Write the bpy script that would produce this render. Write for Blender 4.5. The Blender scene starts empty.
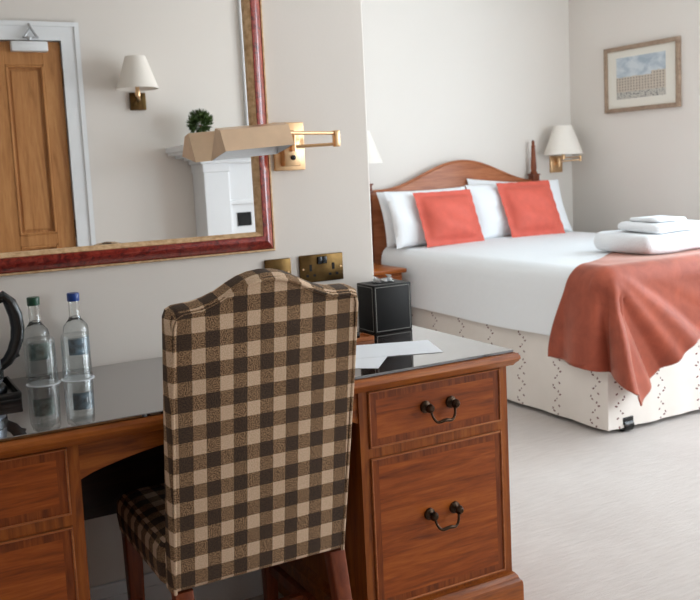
import bpy, bmesh, math, random
from mathutils import Vector, Matrix, Euler
random.seed(7)
PI = math.pi
scene = bpy.context.scene
C = scene.collection

# ---------------------------------------------------------------- camera
cam_data = bpy.data.cameras.new('camera')
cam = bpy.data.objects.new('camera', cam_data); C.objects.link(cam)
r_ = Vector((0.87636276, -0.47934594, -0.04707209))
u_ = Vector((0.09264322, 0.07185126, 0.99310353))
f_ = Vector((0.47265796, 0.87467987, -0.10737592))
cam.matrix_world = Matrix(((r_.x, u_.x, -f_.x, 0.0), (r_.y, u_.y, -f_.y, -2.4803), (r_.z, u_.z, -f_.z, 1.27316), (0, 0, 0, 1)))
cam_data.sensor_width = 36.0
cam_data.lens = 914.277 / 700 * 36.0
cam_data.shift_x = (350 - 348.874) / 700
cam_data.shift_y = (263.041 - 300) / 700
cam_data.clip_start = 0.05
cam_data.dof.use_dof = True
cam_data.dof.focus_distance = 2.0
cam_data.dof.aperture_fstop = 9.0
scene.camera = cam

# ---------------------------------------------------------------- world, daylight, exposure
world = bpy.data.worlds.new('world'); scene.world = world; world.use_nodes = True
wb = world.node_tree.nodes['Background']
wb.inputs[0].default_value = (0.80, 0.89, 1.0, 1); wb.inputs[1].default_value = 1.5

def area(name, loc, rot, sx, sy, power, col):
    l = bpy.data.lights.new(name, 'AREA'); l.shape = 'RECTANGLE'; l.size = sx; l.size_y = sy
    l.energy = power; l.color = col
    o = bpy.data.objects.new(name, l); C.objects.link(o); o.location = loc; o.rotation_euler = rot
    return o
# daylight through the right-hand windows, plus an added fill at the rear wall
area('window_and_fill_light', (4.80, 0.25, 1.50), (0, PI/2, 0), 1.75, 1.25, 52, (0.68, 0.87, 1.0))
area('window_and_fill_light', (4.80, -1.12, 1.50), (0, PI/2, 0), 1.75, 1.25, 54, (0.93, 0.97, 1.0))
area('window_and_fill_light', (3.95, -2.99, 1.50), (PI/2, 0, 0), 1.05, 1.75, 50, (0.84, 0.94, 1.0))  # added fill lamp, shining in through the invented rear window
vs = scene.view_settings
vs.view_transform = 'Standard'; vs.look = 'None'; vs.gamma = 1.0; vs.use_curve_mapping = False
vs.exposure = 0.30

# ---------------------------------------------------------------- materials
def new_mat(name):
    m = bpy.data.materials.new(name); m.use_nodes = True
    nt = m.node_tree; b = nt.nodes['Principled BSDF']
    return m, nt, b
def lin(c):
    return tuple(((v/255)/12.92 if v/255 <= 0.04045 else (((v/255)+0.055)/1.055)**2.4) for v in c)
def node(nt, t, **kw):
    n = nt.nodes.new(t)
    for k, v in kw.items(): setattr(n, k, v)
    return n
def math_n(nt, op, a, b=None, c=None):
    n = node(nt, 'ShaderNodeMath', operation=op)
    for i, v in enumerate((a, b, c)):
        if v is None: continue
        if isinstance(v, (int, float)): n.inputs[i].default_value = v
        else: nt.links.new(v, n.inputs[i])
    return n.outputs[0]
def mixc(nt, fac, a, b):
    n = node(nt, 'ShaderNodeMix', data_type='RGBA')
    for s, v in ((n.inputs[0], fac), (n.inputs[6], a), (n.inputs[7], b)):
        if isinstance(v, (int, float)): s.default_value = v
        elif isinstance(v, tuple): s.default_value = (*v[:3], 1)
        else: nt.links.new(v, s)
    return n.outputs[2]
def coords(nt, kind='Object', scale=(1, 1, 1), rot=(0, 0, 0)):
    tc = node(nt, 'ShaderNodeTexCoord'); mp = node(nt, 'ShaderNodeMapping')
    nt.links.new(tc.outputs[kind], mp.inputs[0])
    mp.inputs['Scale'].default_value = scale; mp.inputs['Rotation'].default_value = rot
    return mp.outputs[0]
def noise(nt, vec, scale, detail=3, rough=0.5, dist=0):
    n = node(nt, 'ShaderNodeTexNoise'); nt.links.new(vec, n.inputs['Vector'])
    n.inputs['Scale'].default_value = scale; n.inputs['Detail'].default_value = detail
    n.inputs['Roughness'].default_value = rough; n.inputs['Distortion'].default_value = dist
    return n.outputs['Fac']
def ramp(nt, fac, stops):
    n = node(nt, 'ShaderNodeValToRGB'); nt.links.new(fac, n.inputs[0])
    e = n.color_ramp.elements
    while len(e) < len(stops): e.new(0.5)
    for el, (p, c) in zip(e, stops):
        el.position = p; el.color = (*c[:3], 1)
    return n.outputs[0]
def bump(nt, b, h, strength=0.2, dist=0.01):
    n = node(nt, 'ShaderNodeBump'); nt.links.new(h, n.inputs['Height'])
    n.inputs['Strength'].default_value = strength; n.inputs['Distance'].default_value = dist
    nt.links.new(n.outputs[0], b.inputs['Normal'])
def plain(name, col, rough=0.5, metal=0.0, var=0.0, vscale=8, bmp=0.0, bscale=60, bdist=0.004, **inp):
    m, nt, b = new_mat(name)
    c = lin(col)
    b.inputs['Roughness'].default_value = rough; b.inputs['Metallic'].default_value = metal
    v = coords(nt)
    if var:
        f = noise(nt, v, vscale, 4)
        d = tuple(max(0, x*(1-var)) for x in c); l = tuple(min(1, x*(1+var)) for x in c)
        nt.links.new(ramp(nt, f, [(0.3, d), (0.7, l)]), b.inputs['Base Color'])
    else:
        b.inputs['Base Color'].default_value = (*c, 1)
    if bmp: bump(nt, b, noise(nt, v, bscale, 4, 0.6), bmp, bdist)
    for k, x in inp.items():
        b.inputs[k.replace('_', ' ')].default_value = x
    return m
def wood(name, dark, mid, light, axis='X', rough=0.38, grain=1.0, coat=0.12):
    m, nt, b = new_mat(name)
    s = {'X': (1.2, 14, 14), 'Y': (14, 1.2, 14), 'Z': (14, 14, 1.2)}[axis]
    v = coords(nt, 'Object', s)
    n1 = noise(nt, v, 1.5*grain, 5, 0.6, 1.6)
    n2 = noise(nt, v, 9*grain, 3, 0.6, 0.3)
    f = math_n(nt, 'ADD', math_n(nt, 'MULTIPLY', n1, 0.7), math_n(nt, 'MULTIPLY', n2, 0.3))
    nt.links.new(ramp(nt, f, [(0.34, lin(dark)), (0.5, lin(mid)), (0.66, lin(light))]), b.inputs['Base Color'])
    b.inputs['Roughness'].default_value = rough
    b.inputs['Coat Weight'].default_value = coat*.5; b.inputs['Coat Roughness'].default_value = 0.15; b.inputs['Specular IOR Level'].default_value = 0.3
    bump(nt, b, n2, 0.06, 0.002)
    return m

MT = {}
MT['wall'] = plain('cream_wall_paint', (229, 221, 213), 0.75, var=0.015, vscale=1.2, bmp=0.06, bscale=120)
MT['ceiling'] = plain('white_ceiling_paint', (240, 238, 234), 0.8, var=0.01, bmp=0.04)
MT['white_paint'] = plain('white_gloss_paint', (235, 236, 237), 0.35, var=0.01)
MT['mahogany'] = wood('red_brown_wood', (110, 52, 13), (148, 77, 23), (174, 99, 36), 'X', grain=1.3)
MT['mahogany_v'] = wood('red_brown_wood_upright', (106, 50, 13), (144, 74, 22), (168, 95, 34), 'Z', grain=1.3)
MT['drawer'] = wood('drawer_front_wood', (108, 47, 10), (148, 70, 18), (174, 92, 30), 'X', grain=1.3)
MT['band'] = wood('crossband_wood', (90, 40, 10), (126, 58, 16), (150, 78, 26), 'Z', grain=1.9)
MT['bead'] = wood('bead_wood', (150, 84, 44), (172, 102, 58), (190, 120, 72), 'X')
MT['oak'] = wood('oak_door_wood', (162, 108, 62), (188, 130, 78), (202, 146, 92), 'Z', rough=0.45, coat=0.1)
MT['pine'] = wood('headboard_wood', (140, 78, 48), (168, 100, 64), (186, 120, 82), 'X', rough=0.35)
MT['pine_dark'] = wood('bed_post_wood', (92, 44, 24), (122, 64, 38), (142, 80, 50), 'Z')
MT['knee_shadow'] = wood('knee_shadow_wood', (30, 14, 8), (44, 22, 13), (56, 30, 18), 'X')  # near-black brown, knee-hole shade put into the colour
MT['leg'] = wood('chair_leg_wood', (84, 36, 18), (116, 54, 28), (138, 70, 38), 'Z')
MT['frame_wood'] = wood('picture_frame_wood', (132, 108, 90), (158, 134, 114), (176, 152, 130), 'X', rough=0.45, coat=0)
MT['brass'] = plain('aged_brass', (222, 184, 142), 0.30, 1.0, var=0.08, vscale=30)
MT['brass_shade'] = plain('pale_brass_sheet', (224, 194, 164), 0.36, 0.8, var=0.05, vscale=20)
MT['brass_dark'] = plain('antique_brass_plate', (96, 74, 44), 0.30, 1.0, var=0.35, vscale=26)
MT['pull'] = plain('blackened_brass_pull', (66, 52, 42), 0.28, 1.0, var=0.3, vscale=90)
MT['steel'] = plain('brushed_steel', (190, 192, 196), 0.28, 1.0, var=0.05)
MT['black'] = plain('black_plastic', (16, 16, 17), 0.25)
MT['hole'] = plain('black_slot', (8, 8, 8), 0.8)
MT['leather'] = plain('black_leather', (20, 19, 19), 0.5, Specular_IOR_Level=0.25, bmp=0.25, bscale=260, bdist=0.001)
MT['stitch'] = plain('pale_stitching', (150, 148, 142), 0.8)
MT['paper'] = plain('white_paper', (236, 238, 242), 0.7)
MT['tissue'] = plain('white_tissue', (240, 240, 240), 0.9, bmp=0.2, bscale=40)
MT['linen'] = plain('white_cotton', (236, 238, 240), 0.85, bmp=0.28, bscale=9, bdist=0.012)
MT['pillow'] = plain('white_pillow_cotton', (238, 239, 241), 0.85, bmp=0.35, bscale=12, bdist=0.012)
MT['towel'] = plain('white_terry', (238, 239, 241), 0.95, bmp=0.7, bscale=90, bdist=0.006)
MT['coral'] = plain('coral_cotton', (212, 94, 77), 0.7, var=0.06, vscale=20, bmp=0.25, bscale=22, bdist=0.008)
MT['shade'] = plain('cream_lampshade', (238, 230, 220), 0.8, var=0.015, Transmission_Weight=0.0)
MT['kettle_grey'] = plain('kettle_grey', (128, 132, 138), 0.3, 0.6)
MT['teal_label'] = plain('blue_grey_label', (104, 130, 146), 0.5, var=0.6, vscale=70)
MT['green_label'] = plain('green_grey_label', (136, 156, 148), 0.5, var=0.5, vscale=70)
MT['green_cap'] = plain('dark_green_cap', (14, 70, 48), 0.35)
MT['blue_cap'] = plain('blue_cap', (24, 62, 140), 0.35)
MT['leaf'] = plain('dark_green_leaf', (70, 92, 42), 0.6, var=0.4, vscale=40)
MT['pot'] = plain('grey_pot', (150, 152, 150), 0.5)
MT['mat'] = plain('cream_mount', (232, 226, 214), 0.8)

m, nt, b = new_mat('mirror_glass')
b.inputs['Base Color'].default_value = (0.93, 0.93, 0.92, 1); b.inputs['Metallic'].default_value = 1; b.inputs['Roughness'].default_value = 0.0
MT['mirror'] = m
m, nt, b = new_mat('clear_glass')
b.inputs['Base Color'].default_value = (0.97, 0.985, 0.98, 1); b.inputs['Transmission Weight'].default_value = 1; b.inputs['Roughness'].default_value = 0.0; b.inputs['IOR'].default_value = 1.45
MT['glass'] = m
m, nt, b = new_mat('water')
b.inputs['Base Color'].default_value = (0.98, 0.99, 1.0, 1); b.inputs['Transmission Weight'].default_value = 1; b.inputs['Roughness'].default_value = 0.0; b.inputs['IOR'].default_value = 1.33
MT['water'] = m
# window glass: see-through with a thin reflection
m, nt, b = new_mat('window_glass')
tr = node(nt, 'ShaderNodeBsdfTransparent'); gl = node(nt, 'ShaderNodeBsdfGlossy'); gl.inputs['Roughness'].default_value = 0.0
mx = node(nt, 'ShaderNodeMixShader'); mx.inputs[0].default_value = 0.06
nt.links.new(tr.outputs[0], mx.inputs[1]); nt.links.new(gl.outputs[0], mx.inputs[2])
nt.links.new(mx.outputs[0], nt.nodes['Material Output'].inputs[0])
MT['pane'] = m
m, nt, b = new_mat('thin_clear_glass')
tr = node(nt, 'ShaderNodeBsdfTransparent'); tr.inputs[0].default_value = (0.97, 0.98, 0.98, 1)
gl = node(nt, 'ShaderNodeBsdfGlossy'); gl.inputs['Roughness'].default_value = 0.02
lw = node(nt, 'ShaderNodeLayerWeight'); lw.inputs['Blend'].default_value = 0.5
fr = math_n(nt, 'ADD', 0.04, math_n(nt, 'MULTIPLY', math_n(nt, 'POWER', lw.outputs['Facing'], 3.0), 0.75))
mx = node(nt, 'ShaderNodeMixShader'); nt.links.new(fr, mx.inputs[0])
nt.links.new(tr.outputs[0], mx.inputs[1]); nt.links.new(gl.outputs[0], mx.inputs[2])
nt.links.new(mx.outputs[0], nt.nodes['Material Output'].inputs[0])
MT['thin_glass'] = m
# polished dark glass over the desk
m, nt, b = new_mat('dark_polished_glass')
b.inputs['Base Color'].default_value = (*lin((44, 28, 22)), 1); b.inputs['Roughness'].default_value = 0.02
b.inputs['IOR'].default_value = 2.0; b.inputs['Coat Weight'].default_value = 1.0; b.inputs['Coat Roughness'].default_value = 0.0; b.inputs['Coat IOR'].default_value = 1.8
MT['desk_glass'] = m
# red mottled mirror frame
m, nt, b = new_mat('red_mottled_lacquer')
v = coords(nt)
nt.links.new(ramp(nt, noise(nt, v, 55, 5, 0.7, 0.8), [(0.36, lin((84, 18, 14))), (0.48, lin((138, 36, 27))), (0.66, lin((172, 66, 50)))]), b.inputs['Base Color'])
b.inputs['Roughness'].default_value = 0.28; b.inputs['Coat Weight'].default_value = 0.5; b.inputs['Coat Roughness'].default_value = 0.12
bump(nt, b, noise(nt, v, 160, 3), 0.12, 0.002)
MT['red_lacquer'] = m
m, nt, b = new_mat('gilt_wood')
v = coords(nt)
nt.links.new(ramp(nt, noise(nt, v, 60, 4), [(0.3, lin((192, 148, 104))), (0.6, lin((226, 190, 146)))]), b.inputs['Base Color'])
b.inputs['Roughness'].default_value = 0.42; b.inputs['Metallic'].default_value = 0.15
MT['gilt'] = m
# carpet
m, nt, b = new_mat('beige_carpet')
v = coords(nt)
vd = coords(nt, 'Object', (3, 26, 3), (0, 0, 0.5))
n1 = noise(nt, v, 2.2, 3); n2 = noise(nt, vd, 3.0, 3, 0.6); n3 = noise(nt, v, 420, 2)
f = math_n(nt, 'ADD', math_n(nt, 'MULTIPLY', n1, 0.3), math_n(nt, 'ADD', math_n(nt, 'MULTIPLY', n2, 0.4), math_n(nt, 'MULTIPLY', n3, 0.3)))
nt.links.new(ramp(nt, f, [(0.35, lin((186, 174, 167))), (0.65, lin((208, 198, 191)))]), b.inputs['Base Color'])
b.inputs['Roughness'].default_value = 0.95; b.inputs['Sheen Weight'].default_value = 0.2
bump(nt, b, math_n(nt, 'ADD', math_n(nt, 'MULTIPLY', n2, 1.6), n3), 0.5, 0.006)
MT['carpet'] = m
# terracotta velvet throw
m, nt, b = new_mat('terracotta_velvet')
v = coords(nt)
n1 = noise(nt, v, 9, 5, 0.65, 0.6)
nt.links.new(ramp(nt, n1, [(0.3, lin((134, 58, 36))), (0.7, lin((166, 78, 52)))]), b.inputs['Base Color'])
b.inputs['Roughness'].default_value = 0.7
b.inputs['Sheen Weight'].default_value = 0.5; b.inputs['Sheen Roughness'].default_value = 0.35; b.inputs['Sheen Tint'].default_value = (1.0, 0.78, 0.68, 1)
bump(nt, b, noise(nt, v, 26, 4), 0.15, 0.006)
MT['velvet'] = m
# brown and cream wool check (uses metre UVs)
m, nt, b = new_mat('brown_check_wool')
tc = node(nt, 'ShaderNodeTexCoord'); sp = node(nt, 'ShaderNodeSeparateXYZ'); nt.links.new(tc.outputs['UV'], sp.inputs[0])
def stripe(o, per, ph, duty=0.52):
    fr = math_n(nt, 'FRACT', math_n(nt, 'ADD', math_n(nt, 'DIVIDE', o, per), ph))
    return math_n(nt, 'LESS_THAN', fr, duty)
su = stripe(sp.outputs[0], 0.0612, 0.22); sv = stripe(sp.outputs[1], 0.0668, 0.35)
tw = math_n(nt, 'GREATER_THAN', noise(nt, tc.outputs['UV'], 430, 1, 0.5), 0.5)
both = math_n(nt, 'MULTIPLY', su, sv); one = math_n(nt, 'ABSOLUTE', math_n(nt, 'SUBTRACT', su, sv))
dk, lt = lin((52, 38, 29)), lin((224, 196, 168)); dk2, lt2 = lin((84, 64, 48)), lin((204, 174, 144))
cd = mixc(nt, tw, dk, dk2); cl = mixc(nt, tw, lt, lt2); cm = mixc(nt, tw, lin((84, 60, 40)), lin((170, 136, 102)))
col = mixc(nt, both, mixc(nt, one, cl, cm), cd)
nt.links.new(col, b.inputs['Base Color']); b.inputs['Roughness'].default_value = 0.95
wn = noise(nt, tc.outputs['UV'], 500, 2)
bump(nt, b, math_n(nt, 'ADD', tw, wn), 0.3, 0.0015)
MT['check'] = m
# valance print: columns of small dark-red sprigs on cream (metre UVs)
m, nt, b = new_mat('sprigged_valance_cotton')
tc = node(nt, 'ShaderNodeTexCoord'); sp = node(nt, 'ShaderNodeSeparateXYZ'); nt.links.new(tc.outputs['UV'], sp.inputs[0])
U, V = sp.outputs[0], sp.outputs[1]
lu = math_n(nt, 'SUBTRACT', math_n(nt, 'MULTIPLY', math_n(nt, 'FRACT', math_n(nt, 'DIVIDE', U, 0.262)), 0.262), 0.131)
lv = math_n(nt, 'MULTIPLY', math_n(nt, 'FRACT', math_n(nt, 'DIVIDE', V, 0.112)), 0.112)
def ell(cx, cy, rx, ry, k):
    dx = math_n(nt, 'SUBTRACT', lu, cx); dy = math_n(nt, 'SUBTRACT', lv, cy)
    ex = math_n(nt, 'DIVIDE', math_n(nt, 'ADD', dx, math_n(nt, 'MULTIPLY', dy, k)), rx)
    ey = math_n(nt, 'DIVIDE', dy, ry)
    d = math_n(nt, 'ADD', math_n(nt, 'MULTIPLY', ex, ex), math_n(nt, 'MULTIPLY', ey, ey))
    return math_n(nt, 'LESS_THAN', d, 1.0)
marks = None
for a in ((-0.024, 0.014, 0.010, 0.006, 0.6), (-0.010, 0.028, 0.006, 0.008, 0.2), (0.020, 0.040, 0.010, 0.006, -0.6), (0.030, 0.052, 0.006, 0.008, 0.2), (-0.018, 0.070, 0.008, 0.007, -0.6), (0.014, 0.090, 0.009, 0.006, 0.6), (0.000, 0.103, 0.005, 0.006, 0.0)):
    e = ell(a[0]*.9, a[1], a[2]*.72, a[3]*.72, a[4]); marks = e if marks is None else math_n(nt, 'MAXIMUM', marks, e)
base = ramp(nt, noise(nt, coords(nt, 'Object'), 5, 3), [(0.3, lin((226, 217, 208))), (0.7, lin((234, 226, 218)))])
nt.links.new(mixc(nt, marks, base, lin((104, 48, 44))), b.inputs['Base Color']); b.inputs['Roughness'].default_value = 0.9
bump(nt, b, noise(nt, coords(nt, 'Object'), 14, 3), 0.2, 0.006)
MT['valance'] = m
# watercolour print (UV 0..1): pale cloudy sky, long facade of windows, small crowd
m, nt, b = new_mat('watercolour_print')
tc = node(nt, 'ShaderNodeTexCoord'); sp = node(nt, 'ShaderNodeSeparateXYZ'); nt.links.new(tc.outputs['UV'], sp.inputs[0])
U, V = sp.outputs[0], sp.outputs[1]
sky = ramp(nt, noise(nt, tc.outputs['UV'], 4, 5, 0.6, 0.5), [(0.35, lin((164, 178, 190))), (0.6, lin((208, 214, 218)))])
wu = math_n(nt, 'LESS_THAN', math_n(nt, 'FRACT', math_n(nt, 'MULTIPLY', U, 17)), 0.45)
wv = math_n(nt, 'LESS_THAN', math_n(nt, 'FRACT', math_n(nt, 'MULTIPLY', V, 15)), 0.6)
fac = mixc(nt, noise(nt, tc.outputs['UV'], 9, 3), lin((186, 172, 156)), lin((214, 200, 182)))
fac = mixc(nt, math_n(nt, 'MULTIPLY', math_n(nt, 'MULTIPLY', wu, wv), 0.75), fac, lin((112, 106, 106)))
grd = ramp(nt, noise(nt, tc.outputs['UV'], 26, 3, 0.7), [(0.38, lin((90, 92, 98))), (0.5, lin((196, 190, 180)))])
roof = math_n(nt, 'ADD', 0.50, math_n(nt, 'ADD', math_n(nt, 'MULTIPLY', math_n(nt, 'GREATER_THAN', U, 0.72), 0.07), math_n(nt, 'MULTIPLY', noise(nt, tc.outputs['UV'], 18, 2), 0.05)))
c1 = mixc(nt, math_n(nt, 'LESS_THAN', V, roof), sky, fac)
c2 = mixc(nt, math_n(nt, 'LESS_THAN', V, 0.17), c1, grd)
nt.links.new(c2, b.inputs['Base Color']); b.inputs['Roughness'].default_value = 0.6
MT['print'] = m

# ---------------------------------------------------------------- mesh helpers
def nb(): return bmesh.new()
def box(bm, x0, x1, y0, y1, z0, z1, bev=0.0, seg=2):
    t = bmesh.new() if bev else bm
    vs_ = [t.verts.new((x, y, z)) for x in (x0, x1) for y in (y0, y1) for z in (z0, z1)]
    for f in ((0, 1, 3, 2), (4, 6, 7, 5), (0, 4, 5, 1), (2, 3, 7, 6), (0, 2, 6, 4), (1, 5, 7, 3)):
        t.faces.new([vs_[i] for i in f])
    if bev:
        bmesh.ops.bevel(t, geom=list(t.edges), offset=bev, segments=seg, profile=0.5, affect='EDGES')
        merge(bm, t)
    return bm
def merge(bm, t):
    me = bpy.data.meshes.new('tmp'); t.to_mesh(me); t.free(); bm.from_mesh(me); bpy.data.meshes.remove(me)
def ngon_extrude(bm, pts, y0, y1, bev=0.0, seg=2):
    """polygon in XZ extruded along Y"""
    t = bmesh.new()
    a = [t.verts.new((x, y0, z)) for x, z in pts]; c = [t.verts.new((x, y1, z)) for x, z in pts]
    t.faces.new(a); t.faces.new(list(reversed(c)))
    n = len(pts)
    for i in range(n): t.faces.new((a[i], c[i], c[(i+1) % n], a[(i+1) % n]))
    bmesh.ops.recalc_face_normals(t, faces=t.faces)
    if bev:
        ed = [e for e in t.edges if abs(e.verts[0].co.y - e.verts[1].co.y) < 1e-6]
        bmesh.ops.bevel(t, geom=ed, offset=bev, segments=seg, profile=0.5, affect='EDGES')
    merge(bm, t); return bm
def lathe(bm, prof, cx=0, cy=0, n=24, axis='Z', cz=0):
    rings = []
    for r, z in prof:
        ring = []
        for i in range(n):
            a = 2*PI*i/n
            p = (r*math.cos(a), r*math.sin(a), z)
            if axis == 'Y': p = (p[0], p[2], p[1])
            if axis == 'X': p = (p[2], p[0], p[1])
            ring.append(bm.verts.new((cx+p[0], cy+p[1], cz+p[2])))
        rings.append(ring)
    for a, c in zip(rings, rings[1:]):
        for i in range(n): bm.faces.new((a[i], a[(i+1) % n], c[(i+1) % n], c[i]))
    if prof[0][0] > 1e-5: bm.faces.new(list(reversed(rings[0])))
    if prof[-1][0] > 1e-5: bm.faces.new(rings[-1])
    bmesh.ops.remove_doubles(bm, verts=bm.verts, dist=1e-6)
    bmesh.ops.recalc_face_normals(bm, faces=bm.faces)
    return bm
def tube(bm, pts, rad, n=10, caps=True):
    pts = [Vector(p) for p in pts]
    rads = rad if isinstance(rad, (list, tuple)) else [rad]*len(pts)
    rings = []; up = None
    for i, p in enumerate(pts):
        d = (pts[min(i+1, len(pts)-1)] - pts[max(i-1, 0)]).normalized()
        if up is None: up = Vector((0, 0, 1)) if abs(d.z) < 0.9 else Vector((1, 0, 0))
        s = d.cross(up).normalized(); up = s.cross(d).normalized()
        rings.append([bm.verts.new(p + rads[i]*(math.cos(2*PI*k/n)*s + math.sin(2*PI*k/n)*up)) for k in range(n)])
    for a, c in zip(rings, rings[1:]):
        for i in range(n): bm.faces.new((a[i], a[(i+1) % n], c[(i+1) % n], c[i]))
    if caps: bm.faces.new(list(reversed(rings[0]))); bm.faces.new(rings[-1])
    bmesh.ops.recalc_face_normals(bm, faces=bm.faces)
    return bm
def rrect(x0, x1, y0, y1, r, z, nc=6, ns=10, fn=None):
    pts = []
    cs = [(x1-r, y1-r, 0), (x0+r, y1-r, 1), (x0+r, y0+r, 2), (x1-r, y0+r, 3)]
    arcs = []
    for cx, cy, q in cs:
        arcs.append([(cx+r*math.cos(PI/2*(q+k/nc)), cy+r*math.sin(PI/2*(q+k/nc))) for k in range(nc+1)])
    for i in range(4):
        pts += arcs[i]
        a = arcs[i][-1]; c = arcs[(i+1) % 4][0]
        pts += [(a[0]+(c[0]-a[0])*k/ns, a[1]+(c[1]-a[1])*k/ns) for k in range(1, ns)]
    out = []
    for i, (x, y) in enumerate(pts):
        out.append(Vector((x, y, z)) if fn is None else fn(x, y, z, i, len(pts)))
    return out
def loft(bm, rings, cap0=True, cap1=True, closed=True):
    R = [[bm.verts.new(p) for p in r] for r in rings]
    n = len(R[0])
    for a, c in zip(R, R[1:]):
        for i in range(n if closed else n-1): bm.faces.new((a[i], a[(i+1) % n], c[(i+1) % n], c[i]))
    if cap0: bm.faces.new(list(reversed(R[0])))
    if cap1: bm.faces.new(R[-1])
    bmesh.ops.recalc_face_normals(bm, faces=bm.faces)
    return bm
def uv_box(me):
    uv = me.uv_layers.new(name='UVMap')
    for p in me.polygons:
        n = p.normal
        for li in p.loop_indices:
            c = me.vertices[me.loops[li].vertex_index].co
            ax = max(range(3), key=lambda k: abs(n[k]))
            uv.data[li].uv = (c.y, c.z) if ax == 0 else ((c.x, c.z) if ax == 1 else (c.x, c.y))
def finish(name, bm, mat, origin, smooth=True, uv=False, angle=40):
    bmesh.ops.transform(bm, matrix=Matrix.Translation(-Vector(origin)), verts=bm.verts)
    me = bpy.data.meshes.new(name); bm.to_mesh(me); bm.free()
    if uv: uv_box(me)
    if smooth:
        for p in me.polygons: p.use_smooth = True
        me.set_sharp_from_angle(angle=math.radians(angle))
    me.materials.append(MT[mat] if isinstance(mat, str) else mat)
    o = bpy.data.objects.new(name, me); C.objects.link(o)
    return o
ROOT = {}
def thing(name, label, cat, loc=(0, 0, 0), group=None):
    o = bpy.data.objects.new(name, None); C.objects.link(o); o.location = loc
    o.empty_display_size = 0.05
    o['label'] = label; o['category'] = cat
    if group: o['group'] = group
    ROOT[o.name] = Vector(loc); return o
def part(name, bm, mat, parent, **kw):
    top = parent
    while top.parent: top = top.parent
    o = finish(name, bm, mat, ROOT[top.name], **kw); o.parent = parent
    return o
def solo(name, bm, mat, label, cat, group=None, **kw):
    xs = [v.co for v in bm.verts]
    org = ((min(v.x for v in xs)+max(v.x for v in xs))/2, (min(v.y for v in xs)+max(v.y for v in xs))/2, min(v.z for v in xs))
    o = finish(name, bm, mat, org, **kw); o.location = org
    o['label'] = label; o['category'] = cat
    if group: o['group'] = group
    ROOT[o.name] = Vector(org); return o
def struct(name, bm, mat, label, cat, **kw):
    o = finish(name, bm, mat, (0, 0, 0), **kw); o['kind'] = 'structure'; o['label'] = label; o['category'] = cat
    ROOT[o.name] = Vector((0, 0, 0)); return o
def smoothstep(a, b, x):
    t = max(0, min(1, (x-a)/(b-a))); return t*t*(3-2*t)

# ---------------------------------------------------------------- the room
XL, XR, YB, YO, XW, H = -1.30, 4.609, 2.587, -2.80, 1.430, 2.65
struct('floor', box(nb(), XL-.1, XR+.1, YO-.1, YB+.1, -.08, 0), 'carpet', 'pale beige fitted carpet beside the bed', 'floor', smooth=False)
struct('ceiling', box(nb(), XL-.1, XR+.1, YO-.1, YB+.1, H, H+.08), 'ceiling', 'plain white ceiling above the bedroom', 'ceiling', smooth=False)
struct('wall_front', box(nb(), XL, XW, 0, .12, 0, H, 0.006), 'wall', 'cream wall behind the desk, carrying the red framed mirror', 'wall', smooth=False)
struct('wall_alcove', box(nb(), XW-.12, XW, .12, YB, 0, H), 'wall', 'cream return wall at the left of the bed alcove', 'wall', smooth=False)
struct('wall_back', box(nb(), XW-.12, XR, YB, YB+.1, 0, H), 'wall', 'pale cream wall behind the bed headboard', 'wall', smooth=False)
struct('wall_left', box(nb(), XL-.1, XL, YO, .12, 0, H), 'wall', 'cream wall at the far left, outside the view', 'wall', smooth=False)
# rear wall with doorway
DX0, DX1, DZ = 0.29, 1.10, 2.065
bm = nb(); box(bm, XL, DX0, YO-.1, YO, 0, H); box(bm, DX0, DX1, YO-.1, YO, DZ, H)
RX0, RX1 = 3.42, 4.48  # opening for the added rear window
box(bm, DX1, RX0, YO-.1, YO, 0, H); box(bm, RX1, XR, YO-.1, YO, 0, H); box(bm, RX0, RX1, YO-.1, YO, 0, .62); box(bm, RX0, RX1, YO-.1, YO, 2.38, H)
struct('wall_rear', bm, 'wall', 'cream wall with the oak door, seen in the mirror', 'wall', smooth=False)
# right wall with two window openings
W = [(-1.75, -0.49), (-0.38, 0.88)]; WZ0, WZ1 = 0.62, 2.38
bm = nb()
box(bm, XR, XR+.12, YO, W[0][0], 0, H); box(bm, XR, XR+.12, W[0][1], W[1][0], 0, H); box(bm, XR, XR+.12, W[1][1], YB+.1, 0, H)
for y0, y1 in W: box(bm, XR, XR+.12, y0, y1, 0, WZ0); box(bm, XR, XR+.12, y0, y1, WZ1, H)
struct('wall_right', bm, 'wall', 'cream wall to the right of the bed, carrying the framed print', 'wall', smooth=False)
for i, (y0, y1) in enumerate(W):
    bm = nb()
    t = 0.05
    box(bm, XR+.03, XR+.09, y0, y0+t, WZ0, WZ1); box(bm, XR+.03, XR+.09, y1-t, y1, WZ0, WZ1)
    box(bm, XR+.03, XR+.09, y0+t, y1-t, WZ0, WZ0+t); box(bm, XR+.03, XR+.09, y0+t, y1-t, WZ1-t, WZ1)
    zm = (WZ0+WZ1)/2
    box(bm, XR+.03, XR+.09, y0+t, y1-t, zm-.02, zm+.02)
    w = struct('window_%d' % (i+1), bm, 'white_paint', 'white sash window in the right wall, %s' % ('nearer the door' if i == 0 else 'nearer the bed'), 'window', smooth=False)
    for za, zb in ((WZ0+t, zm-.02), (zm+.02, WZ1-t)):
        part('pane', box(nb(), XR+.058, XR+.062, y0+t, y1-t, za, zb), 'pane', w, smooth=False)
    part('sill', box(nb(), XR-.10, XR+.03, y0-.04, y1+.04, WZ0-.03, WZ0, 0.008), 'white_paint', w)
bm = nb(); t = .05; zm = (WZ0+WZ1)/2  # unseen rear window, added to bring fill light into the alcove
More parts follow.
